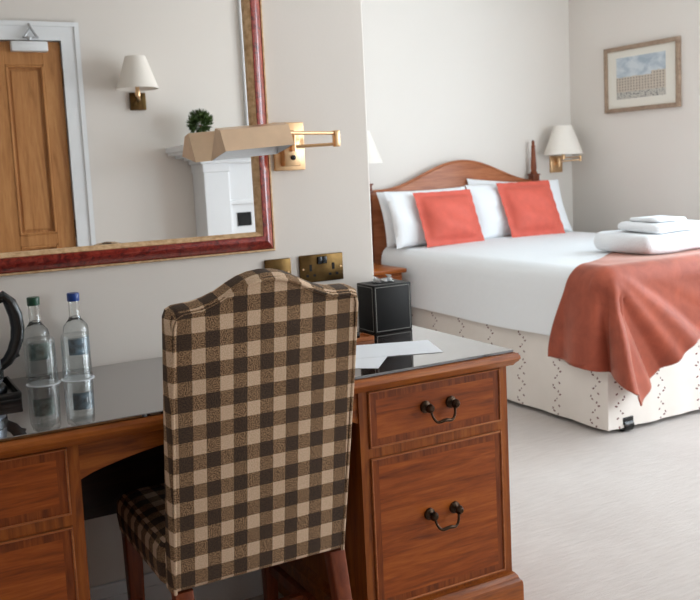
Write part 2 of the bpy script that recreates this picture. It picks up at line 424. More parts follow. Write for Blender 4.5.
for q in ((RX0, RX0+t, WZ0, WZ1), (RX1-t, RX1, WZ0, WZ1), (RX0+t, RX1-t, WZ0, WZ0+t), (RX0+t, RX1-t, WZ1-t, WZ1), (RX0+t, RX1-t, zm-.02, zm+.02)): box(bm, q[0], q[1], YO-.08, YO-.02, q[2], q[3])
w = struct('window_3', bm, 'white_paint', 'added white sash window in the rear wall, unseen, for fill light', 'window', smooth=False)
for za, zb in ((WZ0+t, zm-.02), (zm+.02, WZ1-t)): part('pane', box(nb(), RX0+t, RX1-t, YO-.052, YO-.048, za, zb), 'pane', w, smooth=False)
part('sill', box(nb(), RX0-.04, RX1+.04, YO-.02, YO+.10, WZ0-.03, WZ0, 0.008), 'white_paint', w)
# baseboards
def base_y(bm, x0, x1, y, s, h=0.15):   # against a wall at y, projecting s
    box(bm, x0, x1, min(y, y+s*.016), max(y, y+s*.016), 0, h, 0.004); box(bm, x0, x1, min(y, y+s*.022), max(y, y+s*.022), 0, h-.035)
def base_x(bm, y0, y1, x, s, h=0.15):
    box(bm, min(x, x+s*.016), max(x, x+s*.016), y0, y1, 0, h, 0.004); box(bm, min(x, x+s*.022), max(x, x+s*.022), y0, y1, 0, h-.035)
bm = nb(); base_y(bm, XL, XW, 0, -1); struct('baseboard_front', bm, 'white_paint', 'white baseboard along the wall under the desk', 'baseboard', smooth=False)
bm = nb(); base_y(bm, XW, XR, YB, -1); struct('baseboard_back', bm, 'white_paint', 'white baseboard behind the bed headboard', 'baseboard', smooth=False)
bm = nb(); base_x(bm, YO, YB, XR, -1); struct('baseboard_right', bm, 'white_paint', 'white baseboard along the picture wall', 'baseboard', smooth=False)
bm = nb(); base_y(bm, XL, DX0-.1, YO, 1); base_y(bm, DX1+.1, 1.60, YO, 1); struct('baseboard_rear', bm, 'white_paint', 'white baseboard along the wall beside the oak door', 'baseboard', smooth=False)
# architrave (moulded) round the door
bm = nb()
for off, w0, d in ((0, .10, .016), (.0, .075, .022), (.075, .10, .030)):
    a, c = off, w0
    box(bm, DX1+a, DX1+c, YO, YO+d, 0, DZ+c); box(bm, DX0-c, DX0-a, YO, YO+d, 0, DZ+c); box(bm, DX0-a, DX1+a, YO, YO+d, DZ+a, DZ+c)
struct('trim_1', bm, 'white_paint', 'white moulded architrave round the oak door, seen in the mirror', 'door frame', smooth=False)
# oak door: recessed panels between stiles and rails
bm = nb()
y0, y1 = YO-.045, YO-.005
st = [(DX0+.003, DX0+.10), (0.60, 0.80), (1.0, DX1-.003)]
for a, c in st: box(bm, a, c, y0, y1, .005, DZ-.004, .002, 1)
for za, zb in ((.005, .22), (.95, 1.01), (1.935, DZ-.004)):
    for a, c in ((DX0+.10, .60), (.80, 1.0)): box(bm, a, c, y0, y1, za, zb, .002, 1)
door = struct('door_1', bm, 'oak', 'golden oak panelled door in white frame, seen in the mirror', 'door', smooth=False)
for a, c in ((DX0+.10, .60), (.80, 1.0)):
    for za, zb in ((.22, .95), (1.01, 1.935)):
        bm = nb(); box(bm, a+.001, c-.001, y0+.012, y0+.022, za+.001, zb-.001)
        box(bm, a+.028, c-.028, y0+.022, y0+.028, za+.028, zb-.028, .003, 1)
        p = part('panel', bm, 'oak', door, smooth=False)
        bm = nb()
        for q in ((a, a+.014, za, zb), (c-.014, c, za, zb), (a, c, za, za+.014), (a, c, zb-.014, zb)):
            box(bm, q[0], q[1], y0+.018, y1+.004, q[2], q[3], .004, 1)
        part('moulding', bm, 'oak', p, smooth=False)
bm = nb(); box(bm, .835, 1.025, YO-.003, YO+.045, 2.003, 2.057, .006)
cl = part('door_closer', bm, 'white_paint', door)
bm = nb(); tube(bm, [(.93, YO+.05, 2.059), (.93, YO+.05, 2.075)], .012); box(bm, .895, .98, YO+.042, YO+.056, 2.071, 2.081, .003)
tube(bm, [(.97, YO+.05, 2.076), (.945, YO+.045, 2.12), (.935, YO+.032, 2.15)], .007)
tube(bm, [(.905, YO+.05, 2.076), (.935, YO+.045, 2.12), (.935, YO+.032, 2.15)], .005)
part('closer_arm', bm, 'steel', cl)
for z in (1.865, 1.03, .25):
    bm = nb(); box(bm, DX1-.002, DX1+.004, YO-.004, YO+.004, z-.05, z+.05, .001, 1); tube(bm, [(DX1+.001, YO+.006, z-.05), (DX1+.001, YO+.006, z+.05)], .005)
    part('hinge', bm, 'brass_dark', door)
bm = nb(); lathe(bm, [(.0, 0), (.026, 0), (.026, .006), (.010, .010), (.010, .035), (.024, .045), (.026, .055), (.016, .066), (0, .068)], DX0+.055, YO-.005, 20, 'Y', 1.0)
part('knob', bm, 'brass', door)

# fireplace with white surround (seen in the mirror)
FX0, FX1 = 1.805, 3.11
fp = thing('fireplace', 'white painted fireplace surround with mantel, reflected in the mirror', 'fireplace', ((FX0+FX1)/2, YO+.11, 0))
yw, yf = YO+.001, YO+.20
for a, c in ((FX0, FX0+.155), (FX1-.155, FX1)):
    bm = nb(); box(bm, a, c, yw, yf, 0, 1.355, .003, 1); box(bm, a-.008, c+.008, yw, yf+.012, 0, .14, .004)
    box(bm, a-.006, c+.006, yw, yf+.008, 1.305, 1.355, .003)
    part('pilaster', bm, 'white_paint', fp, smooth=False)
bm = nb(); box(bm, FX0+.155, FX1-.155, yw, yf-.03, 1.13, 1.355, .002, 1)
part('frieze', bm, 'white_paint', fp, smooth=False)
bm = nb(); box(bm, FX0+.155, FX1-.155, yw, yf-.045, 0, 1.13)
sl = part('slip', bm, 'white_paint', fp, smooth=False)
bm = nb(); box(bm, FX0+.155, FX1-.155, yf-.045, yf-.022, 1.11, 1.137, .005); box(bm, FX0+.155, FX0+.172, yf-.045, yf-.022, 0, 1.12, .004); box(bm, FX1-.172, FX1-.155, yf-.045, yf-.022, 0, 1.12, .004)
part('slip_moulding', bm, 'white_paint', sl, smooth=False)
part('vent', box(nb(), 2.012, 2.100, yf-.046, yf-.040, 0.98, 1.06), 'hole', fp, smooth=False)
bm = nb()   # stepped mantel shelf
for k, (ov, z0, z1) in enumerate(((.02, 1.355, 1.38), (.05, 1.38, 1.395), (.10, 1.395, 1.411), (.145, 1.411, 1.429), (.155, 1.429, 1.463))):
    box(bm, FX0-ov, FX1+ov, yw, yf+ov*.8, z0, z1, .004, 2)
part('mantel_shelf', bm, 'white_paint', fp, smooth=False)

# framed glass over the mantel: only its white edge is in view
om = thing('overmantel_frame', 'white framed panel above the mantel, its edge just inside the mirror', 'frame', (2.62, YO+.002, 1.466))
bm = nb()
for q in ((2.165, 2.195, 1.466, 2.35), (3.06, 3.11, 1.466, 2.35), (2.195, 3.06, 1.466, 1.50), (2.195, 3.06, 2.30, 2.35)): box(bm, q[0], q[1], YO+.002, YO+.03, q[2], q[3], .004)
part('frame', bm, 'white_paint', om, smooth=False)
part('panel', box(nb(), 2.195, 3.06, YO+.002, YO+.012, 1.50, 2.30), 'mat', om, smooth=False)

# small plant in a grey pot on the mantel
px, py, pz = 1.825, YO+.14, 1.463
pl = thing('potted_plant', 'small round green plant in a grey pot on the white mantel', 'plant', (px, py, pz))
part('pot', lathe(nb(), [(0, 0), (.028, 0), (.040, .055), (.042, .060), (.036, .060), (.034, .05), (0, .05)], px, py, 20, cz=pz), 'pot', pl)
part('stem', tube(nb(), [(px, py, pz+.045), (px, py, pz+.12)], .005, 8), 'pine_dark', pl)
bm = nb(); rnd = random.Random(3)
for k in range(900):
    d = Vector((rnd.gauss(0, 1), rnd.gauss(0, 1), rnd.gauss(0, 1))).normalized()
    rr = .062*rnd.random()**.5
    c0 = Vector((px, py, pz+.135)) + Vector((d.x*rr, d.y*rr, d.z*rr))
    s = d.cross(Vector((rnd.random()-.5, rnd.random()-.5, rnd.random()-.5))).normalized()*.006
    tip = c0 + (d + Vector((0, 0, .4))).normalized()*.024
    mid = (c0+tip)/2
    bm.faces.new([bm.verts.new(p) for p in (c0, mid+s, tip, mid-s)])
fo = part('foliage', bm, 'leaf', pl, smooth=False); fo['kind'] = 'stuff'

# wall lamp by the door (mirror)
def cone_shade(bm, cx, cy, z0, z1, r0, r1, n=36):
    lathe(bm, [(r0, z0), (r1, z1), (r1-.002, z1), (r0-.002, z0)], cx, cy, n)
    bmesh.ops.remove_doubles(bm, verts=bm.verts, dist=1e-6)
    return bm
def open_shade(cx, cy, z0, z1, r0, r1, n=40):
    bm = nb(); R = []
    for r, z in ((r0, z0), (r1, z1), (r1-.003, z1), (r0-.003, z0)):
        R.append([Vector((cx+r*math.cos(2*PI*i/n), cy+r*math.sin(2*PI*i/n), z)) for i in range(n)])
    loft(bm, R + [R[0]], False, False)
    bmesh.ops.remove_doubles(bm, verts=bm.verts, dist=1e-6); bmesh.ops.recalc_face_normals(bm, faces=bm.faces)
    return bm
lx, ly = 1.475, YO+.13
wl = thing('wall_lamp', 'brass wall lamp with cream cone shade beside the oak door, seen in the mirror', 'lamp', (1.505, YO, 1.675), 'brass wall lamps with cone shades')
part('wall_plate', box(nb(), 1.460, 1.552, YO+.0005, YO+.022, 1.682, 1.782, .004), 'brass_dark', wl)
bm = nb(); tube(bm, [(1.506, YO+.02, 1.735), (1.50, YO+.07, 1.735), (lx+.01, ly-.02, 1.745), (lx, ly, 1.77), (lx, ly, 1.825)], .008)
lathe(bm, [(.0, 1.745), (.013, 1.748), (.016, 1.765), (.012, 1.785), (.012, 1.845), (0, 1.845)], lx, ly, 16)
part('arm', bm, 'brass', wl)
part('lamp_shade', open_shade(lx, ly, 1.79, 1.97, .118, .056), 'shade', wl)
bm = nb()
for k in range(3):
    a = k*2*PI/3; tube(bm, [(lx, ly, 1.845), (lx+.095*math.cos(a), ly+.095*math.sin(a), 1.845)], .0018, 6)
part('shade_carrier', bm, 'brass', wl)

# ---------------------------------------------------------------- mirror on the desk wall
mx0, mx1, mz0, mz1 = -0.02, 1.090, 1.030, 1.950
mr = thing('wall_mirror', 'large mirror in a red mottled frame with gilt edges above the desk', 'mirror', ((mx0+mx1)/2, 0, mz0))
bm = box(nb(), mx0+.055, mx1-.055, -.018, -.014, mz0+.055, mz1-.055)
for v in bm.verts: v.co.y += (v.co.z-mz0-.055)*.0079          # the glass leans back very slightly in its frame
part('mirror_glass', bm, 'mirror', mr, smooth=False)
def frame_loop(prof):
    """profile [(inset from outer edge, y)] swept round the mirror"""
    bm = nb(); R = []
    for ins, y in prof:
        R.append([Vector(p) for p in ((mx0+ins, y, mz0+ins), (mx1-ins, y, mz0+ins), (mx1-ins, y, mz1-ins), (mx0+ins, y, mz1-ins))])
    return loft(bm, R, False, False)
part('outer_moulding', frame_loop([(0, -.001), (0, -.012), (.002, -.015), (.006, -.015), (.007, -.001)]), 'gilt', mr, smooth=False)
part('frame', frame_loop([(.007, -.001)] + [(.007+.040*t, -.013-.027*math.sin(t*PI*.56)) for t in [k/10 for k in range(11)]] + [(.047, -.001)]), 'red_lacquer', mr, angle=30)
part('inner_moulding', frame_loop([(.047, -.001), (.047, -.037), (.049, -.039), (.051, -.036), (.053, -.035), (.055, -.031), (.057, -.029), (.060, -.024), (.061, -.008)]), 'gilt', mr, smooth=False)

# brass swing-arm reading lamp beside the mirror
rl = thing('reading_lamp', 'brass swing-arm reading lamp with long tent-shaped shade in front of the mirror', 'lamp', (1.153, 0, 1.263))
bm = nb(); box(bm, 1.104, 1.203, -.012, -.0005, 1.263, 1.404, .003); box(bm, 1.122, 1.176, -.040, -.012, 1.275, 1.375, .004)
wp = part('wall_plate', bm, 'brass', rl)
part('switch', lathe(nb(), [(0, -.048), (.007, -.046), (.008, -.040), (0, -.039)], 1.150, 0, 16, 'Y', 1.300), 'black', wp)
bm = nb(); tube(bm, [(1.149, -.050, 1.318), (1.149, -.050, 1.378)], .008, 14); tube(bm, [(1.149, -.039, 1.325), (1.149, -.05, 1.325)], .006)
part('pivot', bm, 'brass', rl)
part('lower_arm', tube(nb(), [(1.149, -.050, 1.331), (1.268, -.085, 1.334)], .0048, 12), 'brass', rl)
part('upper_arm', tube(nb(), [(1.080, -.140, 1.368), (1.268, -.085, 1.366)], .0055, 12), 'brass', rl)
bm = nb(); box(bm, 1.262, 1.280, -.096, -.076, 1.326, 1.374, .003); part('hinge_post', bm, 'brass', rl)
# tent shade: closed ends, open below
sx0, sx1 = .882, 1.083
prof = [(-.196, 1.322), (-.162, 1.379), (-.126, 1.386), (-.078, 1.300)]   # front rim, ridge, rear rim (y,z)
ins = [(-.192, 1.322), (-.160, 1.375), (-.128, 1.382), (-.082, 1.300)]
bm = nb()
def tentrow(x): return [Vector((x, y, z + (x-sx0)*.06)) for y, z in prof]
def tentin(x): return [Vector((x, y, z + (x-sx0)*.06)) for y, z in ins]
loft(bm, [tentrow(sx0), tentrow(sx1)], False, False, closed=False)
for x, s in ((sx0, 1), (sx1, -1)):
    bm.faces.new([bm.verts.new(p) for p in tentrow(x)])
bmesh.ops.remove_doubles(bm, verts=bm.verts, dist=1e-6); bmesh.ops.recalc_face_normals(bm, faces=bm.faces)
sh = part('lamp_shade', bm, 'brass_shade', rl, smooth=False)
bm = nb(); loft(bm, [tentin(sx0+.003), tentin(sx1-.003)], False, False, closed=False)
for x in (sx0+.003, sx1-.003): bm.faces.new([bm.verts.new(p) for p in tentin(x)])
bmesh.ops.remove_doubles(bm, verts=bm.verts, dist=1e-6)
part('shade_lining', bm, 'white_paint', sh, smooth=False)
part('bulb', tube(nb(), [(sx0+.05, -.142, 1.362), (sx0+.06, -.142, 1.363), (sx1-.05, -.142, 1.368), (sx1-.02, -.142, 1.37)], [.006, .009, .009, .006], 12), 'paper', rl)

# brass sockets
sk = thing('double_socket', 'brass double wall socket with black switches right of the chair', 'socket', (1.2415, 0, .922))
part('plate', box(nb(), 1.168, 1.315, -.010, -.0005, .922, 1.006, .003), 'brass_dark', sk)
for cx in (1.203, 1.280):
    bm = nb(); box(bm, cx-.004, cx+.004, -.0115, -.0095, .957, .977)
    box(bm, cx-.016, cx-.008, -.0115, -.0095, .940, .947); box(bm, cx+.008, cx+.016, -.0115, -.0095, .940, .947)
    part('socket_holes', bm, 'hole', sk, smooth=False)
bm = nb(); box(bm, 1.226, 1.2405, -.016, -.0095, .977, .999, .001); part('switch', bm, 'black', sk)
bm = nb(); box(bm, 1.2425, 1.257, -.016, -.0095, .977, .999, .001); part('switch', bm, 'black', sk)
for cx in (1.178, 1.305): part('screw', lathe(nb(), [(0, -.012), (.003, -.0115), (.003, -.0095), (0, -.0095)], cx, 0, 10, 'Y', .964), 'brass', sk)
sk2 = thing('blank_plate', 'small square brass plate on the wall below the mirror corner', 'socket', (1.097, 0, .920))
part('plate', box(nb(), 1.055, 1.139, -.010, -.0005, .920, 1.004, .003), 'brass_dark', sk2)
for cx in (1.065, 1.129): part('screw', lathe(nb(), [(0, -.012), (.003, -.0115), (.003, -.0095), (0, -.0095)], cx, 0, 10, 'Y', .962), 'brass', sk2)

# ---------------------------------------------------------------- desk
PX = [(-.102, .372), (1.043, 1.497)]
YF, YR = -.565, -.025
dk_ = thing('desk', 'red-brown wooden pedestal desk with drawers and dark metal pulls', 'desk', (.70, -.30, 0))
bm = nb()
def desk_edge(ins): return rrect(-.120+ins, 1.520-ins, -.602+ins, -.022-0*ins, .004, 0, 2, 2)
prof = [(.022, .722), (.014, .724), (.010, .730), (.004, .735), (.0, .742), (.001, .750), (.006, .756), (.010, .757)]
loft(bm, [[Vector((p.x, p.y, z)) for p in desk_edge(i)] for i, z in prof])
part('desk_top', bm, 'mahogany', dk_, angle=30)
for pi, (a, c) in enumerate(PX):
    bm = nb()
    box(bm, a, a+.024, YF, YR, .10, .722); box(bm, c-.024, c, YF, YR, .10, .722)
    box(bm, a+.024, c-.024, YR-.012, YR, .10, .722)
    for z0, z1 in ((.548, .572), (.718, .722), (.10, .156)): box(bm, a+.024, c-.024, YF, YR-.012, z0, z1)
    part('pedestal', bm, 'mahogany_v', dk_, smooth=False)
    bm = nb(); box(bm, a-.016, c+.016, YF-.030, YR, 0, .118, .003)
    loft(bm, [[Vector((p.x, p.y, z)) for p in rrect(a-.016+i, c+.016-i, YF-.030+i, YR, .003, 0, 2, 1)] for i, z in ((0, .118), (.002, .126), (.008, .132), (.010, .140), (.015, .146))])
    part('plinth', bm, 'mahogany', dk_, angle=30)
    for z0, z1 in ((.5735, .7165), (.1575, .5465)):
        bm = nb(); x0, x1 = a+.0255, c-.0255
        box(bm, x0+.022, x1-.022, YF-.003, YF+.018, z0+.022, z1-.022)
        box(bm, x0+.006, x1-.006, YF+.018, YR-.04, z0+.006, z1-.01)
        d = part('drawer', bm, 'drawer', dk_, smooth=False)
        bm = nb()
        box(bm, x0+.004, x1-.004, YF-.003, YF+.018, z0+.004, z0+.022); box(bm, x0+.004, x1-.004, YF-.003, YF+.018, z1-.022, z1-.004)
        box(bm, x0+.004, x0+.022, YF-.003, YF+.018, z0+.022, z1-.022); box(bm, x1-.022, x1-.004, YF-.003, YF+.018, z0+.022, z1-.022)
        part('crossbanding', bm, 'band', d, smooth=False)
        bm = nb()
        for q in ((x0, x1, z0, z0+.004), (x0, x1, z1-.004, z1), (x0, x0+.004, z0+.004, z1-.004), (x1-.004, x1, z0+.004, z1-.004)):
            box(bm, q[0], q[1], YF-.007, YF+.018, q[2], q[3], .0012, 1)
        part('cock_bead', bm, 'bead', d, smooth=False)
        # swan-neck pull on two round roses
        cx = (a+c)/2+.003; cz = .652 if z0 > .5 else .370
        bm = nb()
        for s in (-1, 1):
            lathe(bm, [(0, -.034), (.006, -.033), (.011, -.027), (.012, -.022), (.008, -.016), (.006, -.010), (.010, -.007), (.015, -.005), (.016, -.002), (.016, 0)], cx+s*.039, YF-.003, 18, 'Y', cz)
        pts = []
        for t in [k/24 for k in range(25)]:
            ang = PI*t; xx = -math.cos(ang)*.036
            zz = -.004 - .034*(math.sin(ang)**.6) + .004*math.cos(4*ang)*math.sin(ang)
            pts.append((cx+xx, YF-.026-.010*math.sin(ang), cz+zz))
        tube(bm, pts, [.0032+.0014*math.sin(PI*k/24)**4 for k in range(25)], 10)
        h = part('handle', bm, 'pull', d); h['label'] = 'dark metal swan-neck pull'
# arched apron over the knee hole
pts = [(.372, .722), (.372, .640)]
for k in range(1, 24):
    t = k/24; x = .372+(1.043-.372)*t
    pts.append((x, .640+.052*math.sin(PI*t)**.75))
pts += [(1.043, .640), (1.043, .722)]
part('knee_shadow_panel', box(nb(), .373, 1.042, -.052, -.034, .36, .721), 'knee_shadow', dk_, smooth=False)  # added dark sheet standing in for the shade under the desk
part('apron', ngon_extrude(nb(), pts, YF+.006, YF+.026), 'mahogany', dk_, smooth=False)
gs = solo('glass_sheet', box(nb(), -.112, 1.506, -.588, -.024, .7572, .765, .0015, 1), 'desk_glass', 'polished dark glass sheet covering the top of the desk', 'glass', smooth=False)

# ---------------------------------------------------------------- chair
ch = thing('dining_chair', 'upholstered chair in brown and cream check with arched back, at the desk', 'chair', (.75, -.42, 0))
CB = .364                                    # underside of the back panel
def cx_l(z): return .535+(z-CB)*.007
def cx_r(z): return .958+(z-CB)*.034
def cy(z): return -.622-(z-CB)*.155           # rear face, leaning back
pts = [(cx_l(CB), CB), (cx_l(.96), .972), (cx_l(.98)+.006, .988), (cx_l(.98)+.020, .995)]
top = [(0.599, 0.9981), (0.625, 1.0044), (0.652, 1.015), (0.678, 1.0299), (0.702, 1.0415), (0.726, 1.0489), (0.755, 1.0521), (0.784, 1.05), (0.811, 1.0426), (0.837, 1.0299), (0.864, 1.0161), (0.888, 1.0065), (0.917, 1.0002)]
pts += top + [(cx_r(.98)-.020, .999), (cx_r(.98)-.005, .993), (cx_r(.96), .977), (cx_r(CB), CB)]
TH = .066
bm = nb(); ngon_extrude(bm, pts, 0, TH, .018, 4)
for v in bm.verts:
    bulge = .006*math.sin(PI*max(0, min(1, (v.co.x-.536)/.43)))*math.sin(PI*max(0, min(1, (v.co.z-CB)/.65)))
    yfr = v.co.y/TH; zz = v.co.z
    if zz > .9: v.co.z += .011*yfr
    v.co.y += cy(zz) + (bulge if v.co.y > TH*.6 else -bulge*.4)
bk = part('backrest', bm, 'check', ch, uv=True, angle=50)
loopz = [(cx_l(z)+.006, cy(z)+.003, z) for z in (CB, .5, .65, .8)]
for x, z in pts[1:-1]:
    ins = .010
    loopz.append((x + (ins if x < .60 else (-ins if x > .90 else 0)), cy(z)+.001, z-ins))
loopz += [(cx_r(z)-.006, cy(z)+.003, z) for z in (.8, .65, .5, CB)]
part('piping', tube(nb(), loopz, .0042, 8), 'check', bk, uv=True)
bm = nb()
loft(bm, [rrect(.534+i, .966-i, -.566, -.150-i, .035, z, 6, 6) for i, z in ((.006, .358), (0, .364), (-.004, .40), (-.002, .435), (.010, .453), (.035, .463), (.08, .467))])
part('seat', bm, 'check', ch, uv=True, angle=50)
def leg(x0, y0, z0, x1, y1, z1, w0, w1):
    bm = nb()
    loft(bm, [rrect(x-w, x+w, y-w, y+w, w*.25, z, 3, 1) for x, y, z, w in ((x0, y0, z0, w0), (x1, y1, z1, w1))]); return bm
for x in (.562, .940):
    part('leg', leg(x, -.690, 0, x, -.596, .362, .016, .021), 'leg', ch, angle=30)
    part('leg', leg(x, -.185, 0, x, -.185, .360, .016, .022), 'leg', ch, angle=30)
    bm = nb(); box(bm, x-.009, x+.009, -.640, -.200, .150, .178); part('stretcher', bm, 'leg', ch, smooth=False)
bm = nb(); box(bm, .570, .932, -.425, -.407, .152, .176); part('stretcher', bm, 'leg', ch, smooth=False)

# ---------------------------------------------------------------- things on the desk
ZT = .765
# bottles, inverted tumblers on paper discs
def bottle(cx, cy, capm, labm, label):
    t = thing('water_bottle', label, 'bottle', (cx, cy, ZT), 'water bottles on the desk')
    o = [(0, .002), (.028, .0), (.032, .004), (.0325, .112), (.030, .124), (.022, .134), (.0160, .142), (.0140, .152), (.0135, .190), (.0140, .193), (.0140, .198), (.0115, .198)]
    i = [(.0105, .192), (.0108, .152), (.0130, .142), (.019, .132), (.0272, .122), (.0298, .112), (.0295, .008), (0, .007)]
    part('glass_body', lathe(nb(), o+i, cx, cy, 32, cz=ZT), 'glass', t)
    part('water', lathe(nb(), [(0, .0065), (.030, .0075), (.0303, .112), (.0277, .1225), (.0195, .1325), (.0135, .1425), (.0112, .148), (0, .148)], cx, cy, 32, cz=ZT), 'water', t)
    part('cap', lathe(nb(), [(0, .188), (.0152, .188), (.0157, .190), (.0157, .207), (.0147, .209), (0, .209)], cx, cy, 32, cz=ZT), capm, t)
    bm = nb(); n = 16; R = []
    for z in (.050, .095): R.append([Vector((cx+.0331*math.cos(-PI*.78+PI*.62*k/n), cy+.0331*math.sin(-PI*.78+PI*.62*k/n), ZT+z)) for k in range(n+1)])
    loft(bm, R, False, False, closed=False)
    part('label', bm, labm, t)
bottle(.388, -.058, 'green_cap', 'green_label', 'clear water bottle with a dark green cap standing behind a tumbler')
bottle(.488, -.058, 'blue_cap', 'teal_label', 'clear water bottle with a blue cap standing behind a tumbler')
for cx, cy_, nm in ((.383, -.138, 'green'), (.468, -.138, 'blue')):
    solo('paper_coaster', lathe(nb(), [(0, ZT), (.0415, ZT), (.0415, ZT+.0012), (0, ZT+.0012)], cx, cy_, 32), 'paper', 'white paper disc under the tumbler before the %s-capped bottle' % nm, 'coaster', 'paper discs under the tumblers')
    solo('tumbler', lathe(nb(), [(.0350, .0022), (.0360, .0013), (.0370, .0026), (.0345, .108), (.0330, .114), (.030, .116), (0, .1145), (0, .1045), (.0280, .1045), (.0325, .099), (.0350, .0022)], cx, cy_, 36, cz=ZT), 'thin_glass', 'upturned clear tumbler in front of the %s-capped bottle' % nm, 'glass', 'upturned tumblers on the desk')
# kettle on its tray
tr_ = solo('tray', (lambda b_: (box(b_, -.02, .307, -.300, -.100, ZT, ZT+.010, .003), box(b_, -.02, .307, -.300, -.294, ZT+.010, ZT+.024, .002), box(b_, .301, .307, -.294, -.106, ZT+.010, ZT+.024, .002), box(b_, -.02, .307, -.106, -.100, ZT+.010, ZT+.024, .002), box(b_, -.02, -.014, -.294, -.106, ZT+.010, ZT+.024, .002), b_)[-1])(nb()), 'black', 'black gloss tray under the kettle at the left end of the desk', 'tray')
kx, ky, kz = .205, -.205, ZT+.0102
kt = thing('kettle', 'black and steel kettle with a looped black handle on its tray', 'kettle', (kx, ky, kz))
part('power_base', lathe(nb(), [(0, 0), (.082, 0), (.084, .006), (.080, .018), (.070, .024), (0, .024)], kx, ky, 32, cz=kz), 'black', kt)
part('body', lathe(nb(), [(0, .0245), (.072, .0245), (.076, .032), (.074, .08), (.066, .14), (.056, .185), (.050, .20), (0, .20)], kx, ky, 32, cz=kz), 'kettle_grey', kt)
part('lid', lathe(nb(), [(0, .2005), (.050, .2005), (.046, .212), (.015, .220), (.012, .232), (0, .234)], kx, ky, 32, cz=kz), 'black', kt)
part('collar', lathe(nb(), [(.0752, .036), (.0785, .037), (.079, .056), (.0752, .060)], kx, ky, 32, cz=kz), 'black', kt)
hp = [(kx+.040, ky, kz+.195), (kx+.062, ky, kz+.215), (kx+.092, ky, kz+.226), (kx+.106, ky, kz+.210), (kx+.116, ky, kz+.180), (kx+.119, ky, kz+.150), (kx+.115, ky, kz+.120), (kx+.104, ky, kz+.092), (kx+.090, ky, kz+.072), (kx+.072, ky, kz+.060)]
hb = nb(); tube(hb, hp, [.011, .012, .014, .015, .016, .016, .015, .014, .013, .012], 14)
part('handle', hb, 'black', kt)
part('switch', tube(nb(), [(kx+.094, ky, kz+.075), (kx+.118, ky, kz+.082)], [.006, .003], 8), 'black', kt)
# tissue box
bx0, bx1, by0, by1, bz1 = 1.337, 1.469, -.150, -.048, .911
tb = thing('tissue_box', 'square black leather tissue box with pale stitching at the desk corner', 'tissue box', ((bx0+bx1)/2, (by0+by1)/2, ZT))
part('body', box(nb(), bx0, bx1, by0, by1, ZT, bz1, .003, 2), 'leather', tb)
bm = nb(); i = .007; e = .0008
def line_y(bm, xa, xb, za, zb, y): box(bm, min(xa, xb)-e, max(xa, xb)+e, y-.0008, y+.001, min(za, zb)-e, max(za, zb)+e)
for xa, xb, za, zb in ((bx0+i, bx1-i, ZT+i, ZT+i), (bx0+i, bx1-i, bz1-i, bz1-i), (bx0+i, bx0+i, ZT+i, bz1-i), (bx1-i, bx1-i, ZT+i, bz1-i)): line_y(bm, xa, xb, za, zb, by0)
for ya, yb, za, zb in ((by0+i, by1-i, ZT+i, ZT+i), (by0+i, by1-i, bz1-i, bz1-i), (by0+i, by0+i, ZT+i, bz1-i), (by1-i, by1-i, ZT+i, bz1-i)):
    box(bm, bx0-.0008, bx0+.001, min(ya, yb)-e, max(ya, yb)+e, min(za, zb)-e, max(za, zb)+e)
for xa, xb, ya, yb in ((bx0+i, bx1-i, by0+i, by0+i), (bx0+i, bx1-i, by1-i, by1-i), (bx0+i, bx0+i, by0+i, by1-i), (bx1-i, bx1-i, by0+i, by1-i)):
    box(bm, min(xa, xb)-e, max(xa, xb)+e, min(ya, yb)-e, max(ya, yb)+e, bz1-.001, bz1+.0008)
part('stitching', bm, 'stitch', tb, smooth=False)
tcx, tcy = (bx0+bx1)/2, (by0+by1)/2
part('opening', lathe(nb(), [(0, bz1), (.036, bz1), (.036, bz1+.0012), (0, bz1+.0012)], tcx, tcy, 28), 'hole', tb)
bm = nb(); n = 16; rows = []
for k in range(7):
    t = k/6; rows.append([Vector((tcx-.032+.064*j/n, tcy+.012*math.sin(j*1.1+k*.7)*(1-.3*t)+.004*k*math.sin(j), bz1+.001+.022*t*(0.55+.45*math.sin(j*.55+1)))) for j in range(n+1)])
loft(bm, rows, False, False, closed=False)
part('tissue', bm, 'tissue', tb)
# loose papers
def sheet(o, d1, d2, l1, l2, z, label, grp='loose papers on the desk'):
    d1 = Vector((*d1, 0)).normalized(); d2 = Vector((*d2, 0)).normalized(); o = Vector((*o, z)); bm = nb()
    q = [o, o+d1*l1, o+d1*l1+d2*l2, o+d2*l2]
    loft(bm, [[p for p in q], [p+Vector((0, 0, .0006)) for p in q]])
    return solo('paper_sheet', bm, 'paper', label, 'paper', grp, smooth=False)
sheet((1.115, -.544), (.65, .76), (-.76, .65), .15, .21, ZT, 'small white paper sheet tucked partly under the larger one')
sheet((1.345, -.493), (.061*1.0, .163), (-.935, .351), .174, .27, ZT+.0007, 'large white paper sheet lying in front of the black tissue box')
dx0, dx1, dy0, dy1 = 1.195, 1.296, -.215, -.150
bm = nb(); box(bm, dx0, dx1, dy0, dy1, ZT, ZT+.004, .001, 1)
for q in ((dx0, dx1, dy0, dy0+.004), (dx0, dx1, dy1-.004, dy1), (dx0, dx0+.004, dy0+.004, dy1-.004), (dx1-.004, dx1, dy0+.004, dy1-.004)): box(bm, *q, ZT+.004, ZT+.011)
solo('wooden_dish', bm, 'bead', 'small brown dish beside the black tissue box, half behind the chair', 'dish', smooth=False)
bm = nb(); tube(bm, [(1.215, -.183, ZT+.0132), (1.262, -.183, ZT+.0132)], .009, 14)
solo('black_clip', bm, 'black', 'small black gadget lying in the brown dish', 'gadget')

